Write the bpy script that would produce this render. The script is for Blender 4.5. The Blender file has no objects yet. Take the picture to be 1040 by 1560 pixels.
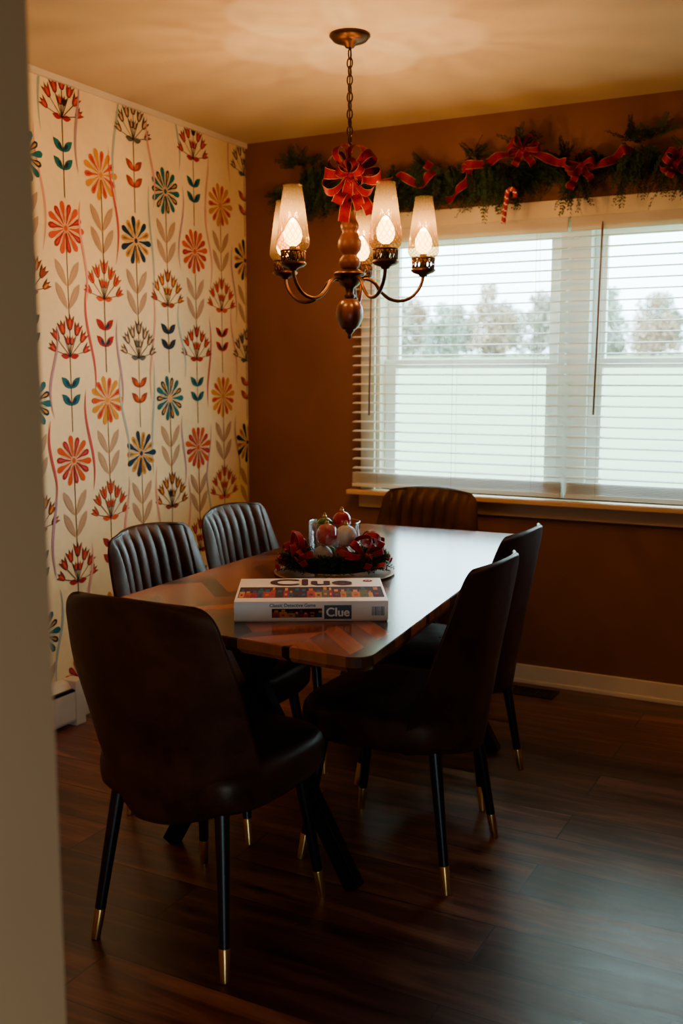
import bpy, math, random
from mathutils import Vector, Matrix
random.seed(7)
PI=math.pi; R_=math.radians
col=bpy.context.scene.collection
# ------------------------------------------------------------------ materials
def hx(h):
    h=h.lstrip('#'); c=[int(h[i:i+2],16)/255 for i in (0,2,4)]
    return tuple((x/12.92 if x<=.04045 else ((x+.055)/1.055)**2.4) for x in c)+(1,)
def mat(name,h,rough=.5,metal=0,var=.12,scale=20,bump=0,spec=.5,emis=0,sheen=0,coat=0,stint=None,rvar=0):
    m=bpy.data.materials.new(name); m.use_nodes=True
    n=m.node_tree.nodes; l=m.node_tree.links; b=n['Principled BSDF']
    c=hx(h) if isinstance(h,str) else tuple(h)+(1,)
    b.inputs['Roughness'].default_value=rough; b.inputs['Metallic'].default_value=metal
    b.inputs['Specular IOR Level'].default_value=spec
    if stint: b.inputs['Specular Tint'].default_value=tuple(stint)+(1,)
    if sheen: b.inputs['Sheen Weight'].default_value=sheen
    if coat: b.inputs['Coat Weight'].default_value=coat; b.inputs['Coat Roughness'].default_value=.15
    tc=n.new('ShaderNodeTexCoord'); no=n.new('ShaderNodeTexNoise'); no.inputs['Scale'].default_value=scale; no.inputs['Detail'].default_value=5
    l.new(tc.outputs['Object'],no.inputs['Vector'])
    cr=n.new('ShaderNodeValToRGB'); l.new(no.outputs['Fac'],cr.inputs['Fac'])
    cr.color_ramp.elements[0].position=.3; cr.color_ramp.elements[1].position=.7
    cr.color_ramp.elements[0].color=tuple(x*(1-var) for x in c[:3])+(1,)
    cr.color_ramp.elements[1].color=tuple(min(1,x*(1+var)) for x in c[:3])+(1,)
    l.new(cr.outputs['Color'],b.inputs['Base Color'])
    if rvar:
        cr.color_ramp.elements[0].position=.36; cr.color_ramp.elements[1].position=.66; no.inputs['Detail'].default_value=9; no.inputs['Roughness'].default_value=.65
        rm=n.new('ShaderNodeMapRange'); rm.inputs['From Min'].default_value=.36; rm.inputs['From Max'].default_value=.66; rm.inputs['To Min'].default_value=rough-rvar; rm.inputs['To Max'].default_value=rough+rvar
        l.new(no.outputs['Fac'],rm.inputs['Value']); l.new(rm.outputs[0],b.inputs['Roughness'])
    if bump:
        bp=n.new('ShaderNodeBump'); bp.inputs['Strength'].default_value=bump; bp.inputs['Distance'].default_value=.01
        l.new(no.outputs['Fac'],bp.inputs['Height']); l.new(bp.outputs['Normal'],b.inputs['Normal'])
    if emis:
        b.inputs['Emission Color'].default_value=c; b.inputs['Emission Strength'].default_value=emis
    return m
def glass_mat(name,tint,gloss=.1,rough=.05,transl=0.,stripes=False,tcol=(1,.6,.25)):
    m=bpy.data.materials.new(name); m.use_nodes=True
    n=m.node_tree.nodes; l=m.node_tree.links; n.clear()
    out=n.new('ShaderNodeOutputMaterial'); tr=n.new('ShaderNodeBsdfTransparent'); gl=n.new('ShaderNodeBsdfGlossy')
    gl.inputs['Roughness'].default_value=rough; tr.inputs['Color'].default_value=tuple(tint)+(1,)
    fr=n.new('ShaderNodeLayerWeight'); fr.inputs['Blend'].default_value=.35
    mp=n.new('ShaderNodeMapRange'); mp.inputs['To Min'].default_value=gloss*.5; mp.inputs['To Max'].default_value=min(1,gloss*5)
    l.new(fr.outputs['Facing'],mp.inputs['Value'])
    mx=n.new('ShaderNodeMixShader'); l.new(mp.outputs['Result'],mx.inputs['Fac']); l.new(tr.outputs[0],mx.inputs[1]); l.new(gl.outputs[0],mx.inputs[2])
    last=mx
    if stripes:
        gl.inputs['Color'].default_value=(.30,.20,.10,1)
        tc=n.new('ShaderNodeTexCoord'); sp=n.new('ShaderNodeSeparateXYZ'); l.new(tc.outputs['UV'],sp.inputs[0])
        def diag(sgn,ky=10):
            a=n.new('ShaderNodeMath'); a.operation='MULTIPLY_ADD'; l.new(sp.outputs['X'],a.inputs[0]); a.inputs[1].default_value=18*sgn
            b=n.new('ShaderNodeMath'); b.operation='MULTIPLY'; l.new(sp.outputs['Y'],b.inputs[0]); b.inputs[1].default_value=ky
            l.new(b.outputs[0],a.inputs[2])
            s=n.new('ShaderNodeMath'); s.operation='PINGPONG'; s.inputs[1].default_value=.5; l.new(a.outputs[0],s.inputs[0]); return s
        d1,d2,d3=diag(1),diag(-1),diag(1,0)
        mn=n.new('ShaderNodeMath'); mn.operation='MINIMUM'; l.new(d1.outputs[0],mn.inputs[0]); l.new(d2.outputs[0],mn.inputs[1])
        # near the rim the cut pattern turns into straight flutes
        gt=n.new('ShaderNodeMapRange'); gt.inputs['From Min'].default_value=.70; gt.inputs['From Max'].default_value=.78; l.new(sp.outputs['Y'],gt.inputs['Value'])
        mz=n.new('ShaderNodeMix'); l.new(gt.outputs[0],mz.inputs['Factor']); l.new(mn.outputs[0],mz.inputs['A']); l.new(d3.outputs[0],mz.inputs['B'])
        cr=n.new('ShaderNodeValToRGB'); l.new(mz.outputs[0],cr.inputs['Fac'])
        cr.color_ramp.elements[0].position=.03; cr.color_ramp.elements[1].position=.26
        t=tint
        cr.color_ramp.elements[0].color=(t[0]*.50,t[1]*.42,t[2]*.30,1); cr.color_ramp.elements[1].color=(t[0],t[1],t[2],1)
        l.new(cr.outputs['Color'],tr.inputs['Color'])
        bp=n.new('ShaderNodeBump'); bp.inputs['Strength'].default_value=.6; bp.inputs['Distance'].default_value=.003
        l.new(mn.outputs[0],bp.inputs['Height']); l.new(bp.outputs['Normal'],gl.inputs['Normal'])
    if transl:
        tl=n.new('ShaderNodeBsdfTranslucent'); tl.inputs['Color'].default_value=tuple(tcol)+(1,)
        m2=n.new('ShaderNodeMixShader'); m2.inputs['Fac'].default_value=transl
        l.new(last.outputs[0],m2.inputs[1]); l.new(tl.outputs[0],m2.inputs[2]); last=m2
    l.new(last.outputs[0],out.inputs['Surface'])
    return m
# ------------------------------------------------------------------ mesh builder
class MB:
    def __init__(s): s.v=[]; s.f=[]; s.m=[]; s.uv={}
    def add(s,vs,fs,mi=0):
        o=len(s.v); s.v+= [tuple(v) for v in vs]
        for f in fs: s.f.append(tuple(i+o for i in f)); s.m.append(mi)
    def box(s,x0,x1,y0,y1,z0,z1,mi=0,M=None):
        vs=[Vector((x,y,z)) for z in (z0,z1) for y in (y0,y1) for x in (x0,x1)]
        if M: vs=[M@v for v in vs]
        s.add(vs,[(0,2,3,1),(4,5,7,6),(0,1,5,4),(2,6,7,3),(0,4,6,2),(1,3,7,5)],mi)
    def bar(s,p,q,w,t,up=(0,1,0),mi=0):
        p=Vector(p);q=Vector(q);d=(q-p).normalized();u=Vector(up);a=d.cross(u).normalized();b=a.cross(d).normalized()
        vs=[]
        for c in (p,q):
            for i,j in ((-1,-1),(1,-1),(1,1),(-1,1)): vs.append(c+a*i*w/2+b*j*t/2)
        s.add(vs,[(0,3,2,1),(4,5,6,7),(0,1,5,4),(1,2,6,5),(2,3,7,6),(3,0,4,7)],mi)
    def tube(s,pts,rad,n=8,mi=0,closed=False,cap=True,mfun=None):
        pts=[Vector(p) for p in pts]; N=len(pts)
        if not hasattr(rad,'__len__'): rad=[rad]*N
        ref=Vector((0,0,1)); vs=[]; prev=None
        for i,p in enumerate(pts):
            if closed: d=(pts[(i+1)%N]-pts[i-1])
            else: d=pts[min(i+1,N-1)]-pts[max(i-1,0)]
            d.normalize()
            if prev is None:
                a=d.cross(ref)
                if a.length<.1: a=d.cross(Vector((1,0,0)))
            else: a=prev-d*prev.dot(d)
            a.normalize(); prev=a; b=d.cross(a)
            for k in range(n):
                t=2*PI*k/n; vs.append(p+(a*math.cos(t)+b*math.sin(t))*rad[i])
        o=len(s.v); s.v+=[tuple(v) for v in vs]
        for i in range(N if closed else N-1):
            j=(i+1)%N
            for k in range(n):
                k2=(k+1)%n
                s.f.append((o+i*n+k,o+i*n+k2,o+j*n+k2,o+j*n+k)); s.m.append(mfun(i,k) if mfun else mi)
        if cap and not closed:
            s.f.append(tuple(o+k for k in range(n))[::-1]); s.m.append(mi)
            s.f.append(tuple(o+(N-1)*n+k for k in range(n))); s.m.append(mi)
    def lathe(s,prof,n=32,c=(0,0,0),mi=0,uv=False):
        o=len(s.v); c=Vector(c)
        for r,z in prof:
            for k in range(n):
                t=2*PI*k/n; s.v.append((c.x+r*math.cos(t),c.y+r*math.sin(t),c.z+z))
        for i in range(len(prof)-1):
            for k in range(n):
                k2=(k+1)%n
                if uv: s.uv[len(s.f)]=[(k/n,i/(len(prof)-1)),((k+1)/n,i/(len(prof)-1)),((k+1)/n,(i+1)/(len(prof)-1)),(k/n,(i+1)/(len(prof)-1))]
                s.f.append((o+i*n+k,o+i*n+k2,o+(i+1)*n+k2,o+(i+1)*n+k)); s.m.append(mi)
    def ball(s,c,r,mi=0,n=20,sz=1):
        prof=[(max(1e-4,r*math.sin(PI*i/12)),-r*sz*math.cos(PI*i/12)) for i in range(13)]
        s.lathe(prof,n,c,mi)
    def grid(s,P,mi=0,closed_u=False):
        nu=len(P); nv=len(P[0]); o=len(s.v)
        for row in P: s.v+=[tuple(p) for p in row]
        for i in range(nu-1):
            for j in range(nv-1 if not closed_u else nv):
                j2=(j+1)%nv
                s.f.append((o+i*nv+j,o+i*nv+j2,o+(i+1)*nv+j2,o+(i+1)*nv+j)); s.m.append(mi)
    def build(s,name,mats,parent=None,smooth=False,org=(0,0,0),bevel=0,sub=0,loc=None):
        me=bpy.data.meshes.new(name); o3=Vector(org)
        me.from_pydata([tuple(Vector(v)-o3) for v in s.v],[],s.f)
        if not isinstance(mats,(list,tuple)): mats=[mats]
        for m in mats: me.materials.append(m)
        for p,mi in zip(me.polygons,s.m): p.material_index=mi; p.use_smooth=smooth
        if s.uv:
            ul=me.uv_layers.new(name='UVMap')
            for fi,uvs in s.uv.items():
                for li,u in zip(me.polygons[fi].loop_indices,uvs): ul.data[li].uv=u
        me.update()
        o=bpy.data.objects.new(name,me); col.objects.link(o)
        if parent: o.parent=parent
        if loc is not None: o.location=loc
        if bevel:
            b=o.modifiers.new('bevel','BEVEL'); b.width=bevel; b.segments=3; b.limit_method='ANGLE'; b.angle_limit=R_(40)
        return o
def tag(o,label,cat,group=None,kind=None):
    if label: o['label']=label
    if cat: o['category']=cat
    if group: o['group']=group
    if kind: o['kind']=kind
    return o
def thing(name,label,cat,loc=(0,0,0),rz=0,group=None,kind=None):
    o=bpy.data.objects.new(name,None); col.objects.link(o); o.location=loc; o.rotation_euler=(0,0,rz); o.empty_display_size=.1
    return tag(o,label,cat,group,kind)
def children(o): return [c for c in bpy.data.objects if c.parent==o]
def copy_tree(o,parent=None):
    c=o.copy(); col.objects.link(c); c.parent=parent
    for ch in children(o): copy_tree(ch,c)
    return c
# ------------------------------------------------------------------ camera
F=1550.; PITCH=R_(7.66); YAW=R_(27.7); CAM=Vector((2.748,-4.244,1.35))
cd=bpy.data.cameras.new('camera'); cam=bpy.data.objects.new('camera',cd); col.objects.link(cam)
cd.sensor_fit='VERTICAL'; cd.sensor_height=36; cd.lens=F/1560*36; cam.location=CAM
cam.rotation_euler=(PI/2-PITCH,0,YAW); bpy.context.scene.camera=cam
cd.dof.use_dof=True; cd.dof.focus_distance=2.75; cd.dof.aperture_fstop=3.5; cd.clip_end=500
FW=Vector((-math.sin(YAW),math.cos(YAW),0)); RT=Vector((math.cos(YAW),math.sin(YAW),0))
def ray(u,v):
    xc=u-520; yc=780-v
    return RT*xc+FW*(F*math.cos(PITCH)+yc*math.sin(PITCH))+Vector((0,0,yc*math.cos(PITCH)-F*math.sin(PITCH)))
def aty(u,v,y): d=ray(u,v); return CAM+d*((y-CAM.y)/d.y)
# ------------------------------------------------------------------ room
H=2.44
M_ceil=mat('ceiling_paint','#cfb98f',.85,var=.03,scale=6,bump=.03)
M_back=mat('terracotta_paint','#70462e',.7,var=.05,scale=5,bump=.02)
M_side=mat('side_wall_paint','#6e5c4a',.8,var=.04,scale=4)
M_trim=mat('trim_paint','#e0d4ba',.45,var=.03)
M_white=mat('window_vinyl','#eef2ee',.4,var=.02)
def floor_mat():
    m=bpy.data.materials.new('walnut_planks'); m.use_nodes=True; n=m.node_tree.nodes; l=m.node_tree.links; b=n['Principled BSDF']
    tc=n.new('ShaderNodeTexCoord')
    br=n.new('ShaderNodeTexBrick'); br.offset=.37; br.inputs['Scale'].default_value=1; br.inputs['Brick Width'].default_value=1.22; br.inputs['Row Height'].default_value=.18
    br.inputs['Mortar Size'].default_value=.0025; br.inputs['Bias'].default_value=0
    br.inputs['Color1'].default_value=(.42,.42,.42,1); br.inputs['Color2'].default_value=(1.9,1.8,1.7,1); br.inputs['Mortar'].default_value=(.06,.06,.06,1)
    l.new(tc.outputs['Object'],br.inputs['Vector'])
    sp=n.new('ShaderNodeVectorMath'); sp.operation='MULTIPLY_ADD'; l.new(br.outputs['Color'],sp.inputs[0]); sp.inputs[1].default_value=(7,3,0); l.new(tc.outputs['Object'],sp.inputs[2])
    mp=n.new('ShaderNodeMapping'); mp.inputs['Scale'].default_value=(1.2,10,1); l.new(sp.outputs[0],mp.inputs['Vector'])
    no=n.new('ShaderNodeTexNoise'); no.inputs['Scale'].default_value=1.8; no.inputs['Detail'].default_value=9; no.inputs['Roughness'].default_value=.62; no.inputs['Distortion'].default_value=.6
    l.new(mp.outputs[0],no.inputs['Vector'])
    cr=n.new('ShaderNodeValToRGB'); l.new(no.outputs['Fac'],cr.inputs['Fac'])
    cr.color_ramp.elements[0].position=.30; cr.color_ramp.elements[0].color=hx('#2c140c')
    cr.color_ramp.elements[1].position=.72; cr.color_ramp.elements[1].color=hx('#956046')
    e=cr.color_ramp.elements.new(.5); e.color=hx('#603426')
    mx=n.new('ShaderNodeMix'); mx.data_type='RGBA'; mx.blend_type='MULTIPLY'; mx.inputs['Factor'].default_value=.85
    l.new(cr.outputs['Color'],mx.inputs['A']); l.new(br.outputs['Color'],mx.inputs['B']); l.new(mx.outputs['Result'],b.inputs['Base Color'])
    rr=n.new('ShaderNodeMapRange'); rr.inputs['To Min'].default_value=.2; rr.inputs['To Max'].default_value=.44; l.new(no.outputs['Fac'],rr.inputs['Value']); l.new(rr.outputs[0],b.inputs['Roughness'])
    b.inputs['Specular IOR Level'].default_value=.6
    bp=n.new('ShaderNodeBump'); bp.inputs['Strength'].default_value=.25; bp.inputs['Distance'].default_value=.003; l.new(no.outputs['Fac'],bp.inputs['Height']); l.new(bp.outputs[0],b.inputs['Normal'])
    return m
RX=3.5; YB=-6.4
b=MB(); b.box(-.12,RX+.12,YB-.12,.15,-.1,0); tag(b.build('floor',floor_mat()),'dark walnut plank floor','floor',kind='structure')
b=MB(); b.box(-.12,RX+.12,YB-.12,.15,H,H+.1); tag(b.build('ceiling',M_ceil),'cream painted ceiling','ceiling',kind='structure')
WX0,WX1,WZ0,WZ1=.70,2.50,.825,1.985
b=MB(); b.box(-.12,WX0,0,.15,0,H); b.box(WX1,RX+.12,0,.15,0,H); b.box(WX0,WX1,0,.15,0,WZ0); b.box(WX0,WX1,0,.15,WZ1,H)
tag(b.build('wall_back',M_back),'terracotta brown painted wall around the window','wall',kind='structure')
# low unseen opening behind the camera, added to let daylight onto the jamb
b=MB(); b.box(RX,RX+.12,-4.7,0,0,H); b.box(RX,RX+.12,YB,-5.35,0,H); b.box(RX,RX+.12,-5.35,-4.7,.9,H); tag(b.build('wall_right',M_side),'plain wall to the right','wall',kind='structure')
b=MB(); b.box(0,RX,YB-.12,YB,0,H); tag(b.build('wall_rear',M_side),'plain wall behind the camera','wall',kind='structure')
M_jamb=mat('jamb_paint','#cc9868',.7,var=.05,scale=3)
b=MB(); b.box(0,2.026,-3.62,-3.494,0,H); tag(b.build('wall_front',M_jamb,bevel=.004),'beige end of the partition wall beside the doorway','wall',kind='structure')
# wallpaper
WC={n:mat('wallpaper_'+n,h,.75,var=.03,scale=30,spec=.25) for n,h in dict(cream='#efdcac',red='#9c120d',orange='#c74b0c',yellow='#c9890a',navy='#0d2a42',teal='#08606a',beige='#b09272',dark='#241613',pink='#bd4048',grey='#5a5a50',mauve='#a8869c',lblue='#9db3ae',brown='#8a3812',maroon='#6a100d',peach='#dfa56e',rose='#d79a8c').items()}
WN=list(WC.keys()); WI={n:i for i,n in enumerate(WN)}
wb=MB(); wb.box(-.12,0,YB,0,0,H,WI['cream'])
lay=[0]
def poly(pts,c):
    lay[0]=(lay[0]+1)%40
    x=.0008+lay[0]*.00004
    pts=[(x,max(-3.49,min(-.0005,y)),max(.02,min(H-.02,z))) for y,z in pts]
    if max(p[1] for p in pts)-min(p[1] for p in pts)<1e-4: return
    wb.add(pts,[tuple(range(len(pts)))],WI[c])
def shape(cy,cz,ang,prof,c,s=1):
    dy,dz=math.sin(ang),math.cos(ang); pts=[]
    for l,w in prof: pts.append((cy+s*(dy*l+dz*w),cz+s*(dz*l-dy*w)))
    for l,w in reversed(prof):
        if abs(w)>1e-6: pts.append((cy+s*(dy*l-dz*w),cz+s*(dz*l+dy*w)))
    poly(pts,c)
def line(p,q,w,c):
    d=Vector((q[0]-p[0],q[1]-p[1])); L=d.length
    if L<1e-5: return
    n=Vector((-d.y,d.x))/L*w/2
    poly([(p[0]+n.x,p[1]+n.y),(q[0]+n.x,q[1]+n.y),(q[0]-n.x,q[1]-n.y),(p[0]-n.x,p[1]-n.y)],c)
PET=[(.15,0),(.2,.025),(.5,.06),(.76,.125),(.90,.12),(.97,.06),(1,0)]
LEAF=[(0,0),(.2,.14),(.45,.23),(.7,.19),(.9,.07),(1,0)]
BLEAF=[(0,0),(.2,.09),(.5,.15),(.75,.13),(.93,.05),(1,0)]
BUD=[(0,0),(.1,.18),(.5,.32),(1.0,.42),(.70,.13),(1.1,0)]
def daisy(y,z,c):
    c1,c2,c3=c; n=14; R=.100; off=random.uniform(0,.3)
    for k in range(n):
        a=2*PI*k/n+off
        sc=R*(1 if k%2 else .93)
        shape(y,z,a,PET,(c1,c2)[k%2],sc)
        if k%2==0: shape(y,z,a,[(.5,0),(.65,.03),(.82,.05),(.9,0)],c3,sc)
        a2=a+PI/n
        line((y+.03*math.sin(a2),z+.03*math.cos(a2)),(y+.07*math.sin(a2),z+.07*math.cos(a2)),.0015,c2)
    poly([(y+.018*math.cos(t*PI/6),z+.018*math.sin(t*PI/6)) for t in range(12)],'peach')
    poly([(y+.011*math.cos(t*PI/4),z+.011*math.sin(t*PI/4)) for t in range(8)],c2)
def cluster(y,z,c):
    c1,c2,c3=c; by,bz=y,z-.072
    for a,L,s in ((-76,.092,.044),(-47,.098,.05),(-22,.100,.052),(2,.112,.057),(26,.100,.052),(50,.098,.05),(78,.092,.044),(-10,.052,.036),(14,.052,.036)):
        L*=.9; s*=.92
        a=R_(a); ty,tz=by+math.sin(a)*L*.95,bz+math.cos(a)*L
        line((by,bz),(ty,tz),.0030,'dark')
        shape(ty-.004*math.sin(a),tz-.004*math.cos(a),a*.7,BUD,'dark',s*1.12)
        shape(ty,tz,a*.7,BUD,c1,s*.9)
        shape(ty,tz,a*.7,[(.05,0),(.3,.12),(.7,.11),(.9,0)],c2,s*.9)
    for a in (-1,1): shape(by,bz-.002,a*1.45,LEAF,c1,.05)
def strand(y,z0,z1,amp,c,w=.006,ph=0):
    n=20; L=[];Rr=[]
    for i in range(n+1):
        t=i/n; yy=y+amp*math.sin(t*2*PI*.8+ph); zz=z0+(z1-z0)*t; ww=w*math.sin(PI*t)**.8+.0006
        L.append((yy-ww/2,zz)); Rr.append((yy+ww/2,zz))
    poly(L+Rr[::-1],c)
types=[('yellow','navy','grey'),('orange','yellow','red'),('red','orange','pink'),('navy','teal','yellow')]
clc=[('grey','peach','dark'),('orange','red','yellow'),('red','orange','brown'),('brown','yellow','yellow')]
lfc=[('brown','orange'),('red','navy'),('teal','navy'),('navy','dark')]
for k in range(17):
    y=-.012-.205*k; ty=k%4; d0=1.898 if k%2==0 else 2.126
    for j in range(6):
        z=random.uniform(-.1,.15)+j*.42
        strand(y+.1+random.uniform(-.03,.02),z,z+random.uniform(.3,.5),random.uniform(.012,.026)*random.choice((-1,1)),random.choice(['rose','lblue','mauve','rose','pink']),.012,random.uniform(0,1))
    for j in range(-1,4):
        d=d0-.876*j
        if d<-.1: continue
        c=d-.405
        if d+.0<H+.05:
            line((y,d-.02),(y+.003,c+.02),.004,'dark')
            for q in (.15,.235):
                for s in (-1,1): shape(y+s*.004,d-q-.065,s*.55,BLEAF,'beige',.115); line((y,d-q-.065),(y+s*.045,d-q+.01),.0018,'peach')
            daisy(y,d,types[ty])
        if c<H+.02 and c>-.1:
            line((y,c-.36),(y,c-.07),.004,'dark')
            for q,sz in ((.195,.068),(.26,.068)):
                for s in (-1,1):
                    shape(y,c-q,s*.85,LEAF,lfc[ty][0],sz); shape(y+s*.004,c-q+.008,s*.85,LEAF,lfc[ty][1],sz*.5)
            cluster(y,c,clc[ty])
tag(wb.build('wall_left',[WC[n] for n in WN]),'cream wall papered with colourful folk flowers','wall',kind='structure')
b=MB(); b.box(0,.014,-3.49,0,H-.022,H); tag(b.build('trim_1',M_trim),'thin cream moulding along the top of the papered wall','trim',kind='structure')
b=MB(); b.box(.0,RX,-.014,0,0,.085); b.box(.0,RX,-.018,0,0,.02); tag(b.build('baseboard_back',M_trim,bevel=.003),'cream baseboard under the window wall','baseboard',kind='structure')
b=MB(); b.box(0.0,.014,-1.29,-.02,0,.085); tag(b.build('baseboard_left',M_trim,bevel=.003),'cream baseboard under the papered wall','baseboard',kind='structure')
# heater
M_heat=mat('heater_enamel','#d9d2c4',.4,var=.03); M_black=mat('black_metal','#101012',.35,metal=.6,var=.1)
t=thing('baseboard_heater','white metal baseboard heater along the flowered wall','heater',(0.003,-2.3,0))
b=MB(); L0,L1=-1.18,1.0
prof=[(0,.02),(.062,.02),(.066,.03),(.066,.135),(.055,.142),(.05,.142),(.05,.15),(.03,.172),(.0,.178)]
P=[[Vector((x,L,z)) for x,z in prof] for L in (L0,L1)]
b.grid(P); b.add([(x,L0,z) for x,z in prof],[tuple(range(len(prof)))]); b.add([(x,L1,z) for x,z in prof],[tuple(range(len(prof)))])
b.build('cover',M_heat,t)
b=MB(); b.box(.066,.0675,L0,L1-.05,.14,.146); b.box(.052,.0645,L0+.01,L1-.06,.142,.150); b.build('louver',M_black,t)
b=MB(); b.box(0,.07,L1-.055,L1,.0,.18); b.build('end_cap',M_heat,t,bevel=.004)
# floor vent
t=thing('floor_vent','dark metal floor register beside the baseboard','vent',(1.47,-.125,0.0))
b=MB(); b.box(-.14,.14,-.06,-.045,0,.006); b.box(-.14,.14,.045,.06,0,.006); b.box(-.14,-.125,-.045,.045,0,.006); b.box(.125,.14,-.045,.045,0,.006)
M_vent=mat('vent_metal','#17110f',.45,metal=.4); b.build('frame',M_vent,t)
b=MB(); 
for i in range(18): b.box(-.12+i*.0138,-.114+i*.0138,-.045,.045,.001,.005)
b.build('grille',M_vent,t)
# ------------------------------------------------------------------ window
w=thing('window_1','wide double window with white frames','window',(1.6,0,WZ0),kind='structure'); wo=(1.6,0,WZ0)
b=MB()
b.box(.60,2.60,-.022,0,WZ1,2.062); b.box(.63,WX0,-.018,0,WZ0,WZ1); b.box(WX1,2.57,-.018,0,WZ0,WZ1)
b.box(WX0,WX0+.02,0,.12,WZ0,WZ1); b.box(WX1-.02,WX1,0,.12,WZ0,WZ1); b.box(WX0,WX1,0,.12,WZ1-.02,WZ1)
b.build('casing',M_trim,w,org=wo,bevel=.003)
M_sill=mat('sill_paint','#cfac82',.45,var=.04)
b=MB(); b.box(.585,2.615,-.082,.12,WZ0-.022,WZ0); b.build('stool',M_sill,w,org=wo,bevel=.005)
b=MB(); b.box(.62,2.58,-.018,0,WZ0-.085,WZ0-.022); b.build('apron',M_sill,w,org=wo,bevel=.004)
b=MB(); b.box(1.535,1.665,.03,.12,WZ0,WZ1-.02); b.build('mullion',M_white,w,org=wo,bevel=.004)
M_pane=glass_mat('window_glass',(.96,.98,.97),.04,.02)
for x0,x1 in ((.72,1.535),(1.665,2.48)):
    b=MB(); fw=.055
    zm=1.40
    for (za,zb,ya,yb) in ((WZ0,zm+.02,.05,.085),(zm-.02,WZ1-.02,.085,.115)):
        b.box(x0,x0+fw,ya,yb,za,zb); b.box(x1-fw,x1,ya,yb,za,zb); b.box(x0+fw,x1-fw,ya,yb,za,za+.04); b.box(x0+fw,x1-fw,ya,yb,zb-.04,zb)
    s=b.build('sash',M_white,w,org=wo,bevel=.003)
    b=MB(); b.add([(x0+fw,.068,WZ0+.03),(x1-fw,.068,WZ0+.03),(x1-fw,.068,zm),(x0+fw,.068,zm)],[(0,1,2,3)]); b.add([(x0+fw,.1,zm),(x1-fw,.1,zm),(x1-fw,.1,WZ1-.05),(x0+fw,.1,WZ1-.05)],[(0,1,2,3)])
    b.build('pane',M_pane,s,org=wo)
# blinds
def blind_mat():
    m=bpy.data.materials.new('blind_slat'); m.use_nodes=True; n=m.node_tree.nodes; l=m.node_tree.links; p=n['Principled BSDF']
    p.inputs['Roughness'].default_value=.35
    no=n.new('ShaderNodeTexNoise'); no.inputs['Scale'].default_value=8; cr=n.new('ShaderNodeValToRGB'); cr.color_ramp.elements[0].color=hx('#eceade'); cr.color_ramp.elements[1].color=hx('#faf9f2'); l.new(no.outputs['Fac'],cr.inputs[0]); l.new(cr.outputs[0],p.inputs['Base Color'])
    tl=n.new('ShaderNodeBsdfTranslucent'); tl.inputs['Color'].default_value=hx('#eef2e8'); mx=n.new('ShaderNodeMixShader'); mx.inputs[0].default_value=.35
    l.new(p.outputs[0],mx.inputs[1]); l.new(tl.outputs[0],mx.inputs[2]); l.new(mx.outputs[0],n['Material Output'].inputs['Surface']); return m
M_slat=blind_mat(); M_wand=mat('wand_wood','#7d5028',.4); M_cord=mat('cord','#d8d2c0',.7)
for (x0,x1,lab,wx,wl) in ((.612,1.594,'white slatted window blind hanging left of the centre post',.72,.76),(1.606,2.588,'white slatted window blind hanging right of the centre post',1.735,.74)):
    org=((x0+x1)/2,-.05,WZ1)
    t=thing('window_blind',lab,'blind',org,group='window blinds')
    b=MB(); b.box(x0,x1,-.075,-.023,1.94,1.983); b.box(x0,x1,-.08,-.075,1.925,1.983); b.build('headrail',M_slat,t,org=org,bevel=.003)
    b=MB(); z=1.905; n=0
    while z>.925:
        P=[]
        for yy,zz in ((-.075,.0005),(-.062,.0025),(-.05,.003),(-.038,.0025),(-.025,-.0005)): P.append((yy,zz))
        tilt=.07
        top=[[Vector((xx,yy,z+zz+(yy+.05)*tilt)) for yy,zz in P] for xx in (x0+.004,x1-.004)]
        bot=[[Vector((xx,yy,z+zz-.0028+(yy+.05)*tilt)) for yy,zz in P] for xx in (x0+.004,x1-.004)]
        b.grid(top); b.grid(bot)
        b.add([top[0][0],top[1][0],bot[1][0],bot[0][0]],[(0,1,2,3)]); b.add([top[0][-1],top[1][-1],bot[1][-1],bot[0][-1]],[(0,1,2,3)])
        z-=.0425; n+=1
    z=.862
    for i in range(7): b.box(x0+.004,x1-.004,-.075,-.025,z+i*.0068,z+i*.0068+.003)
    b.build('slats',M_slat,t,org=org)
    b=MB(); b.box(x0+.002,x1-.002,-.076,-.024,.840,.858); b.build('bottom_rail',M_slat,t,org=org,bevel=.003)
    b=MB()
    for cx in (x0+.13,(x0+x1)/2,x1-.13):
        for yy in (-.076,-.024): b.tube([(cx,yy,.85),(cx,yy,1.94)],.0009,4)
    b.build('ladder_cord',M_cord,t,org=org)
    b=MB(); b.tube([(wx,-.088,1.955),(wx,-.09,1.93),(wx-.012,-.09,1.93-wl)],[.002,.0042,.0042],8); b.build('wand',M_wand,t,org=org,smooth=True)
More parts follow.
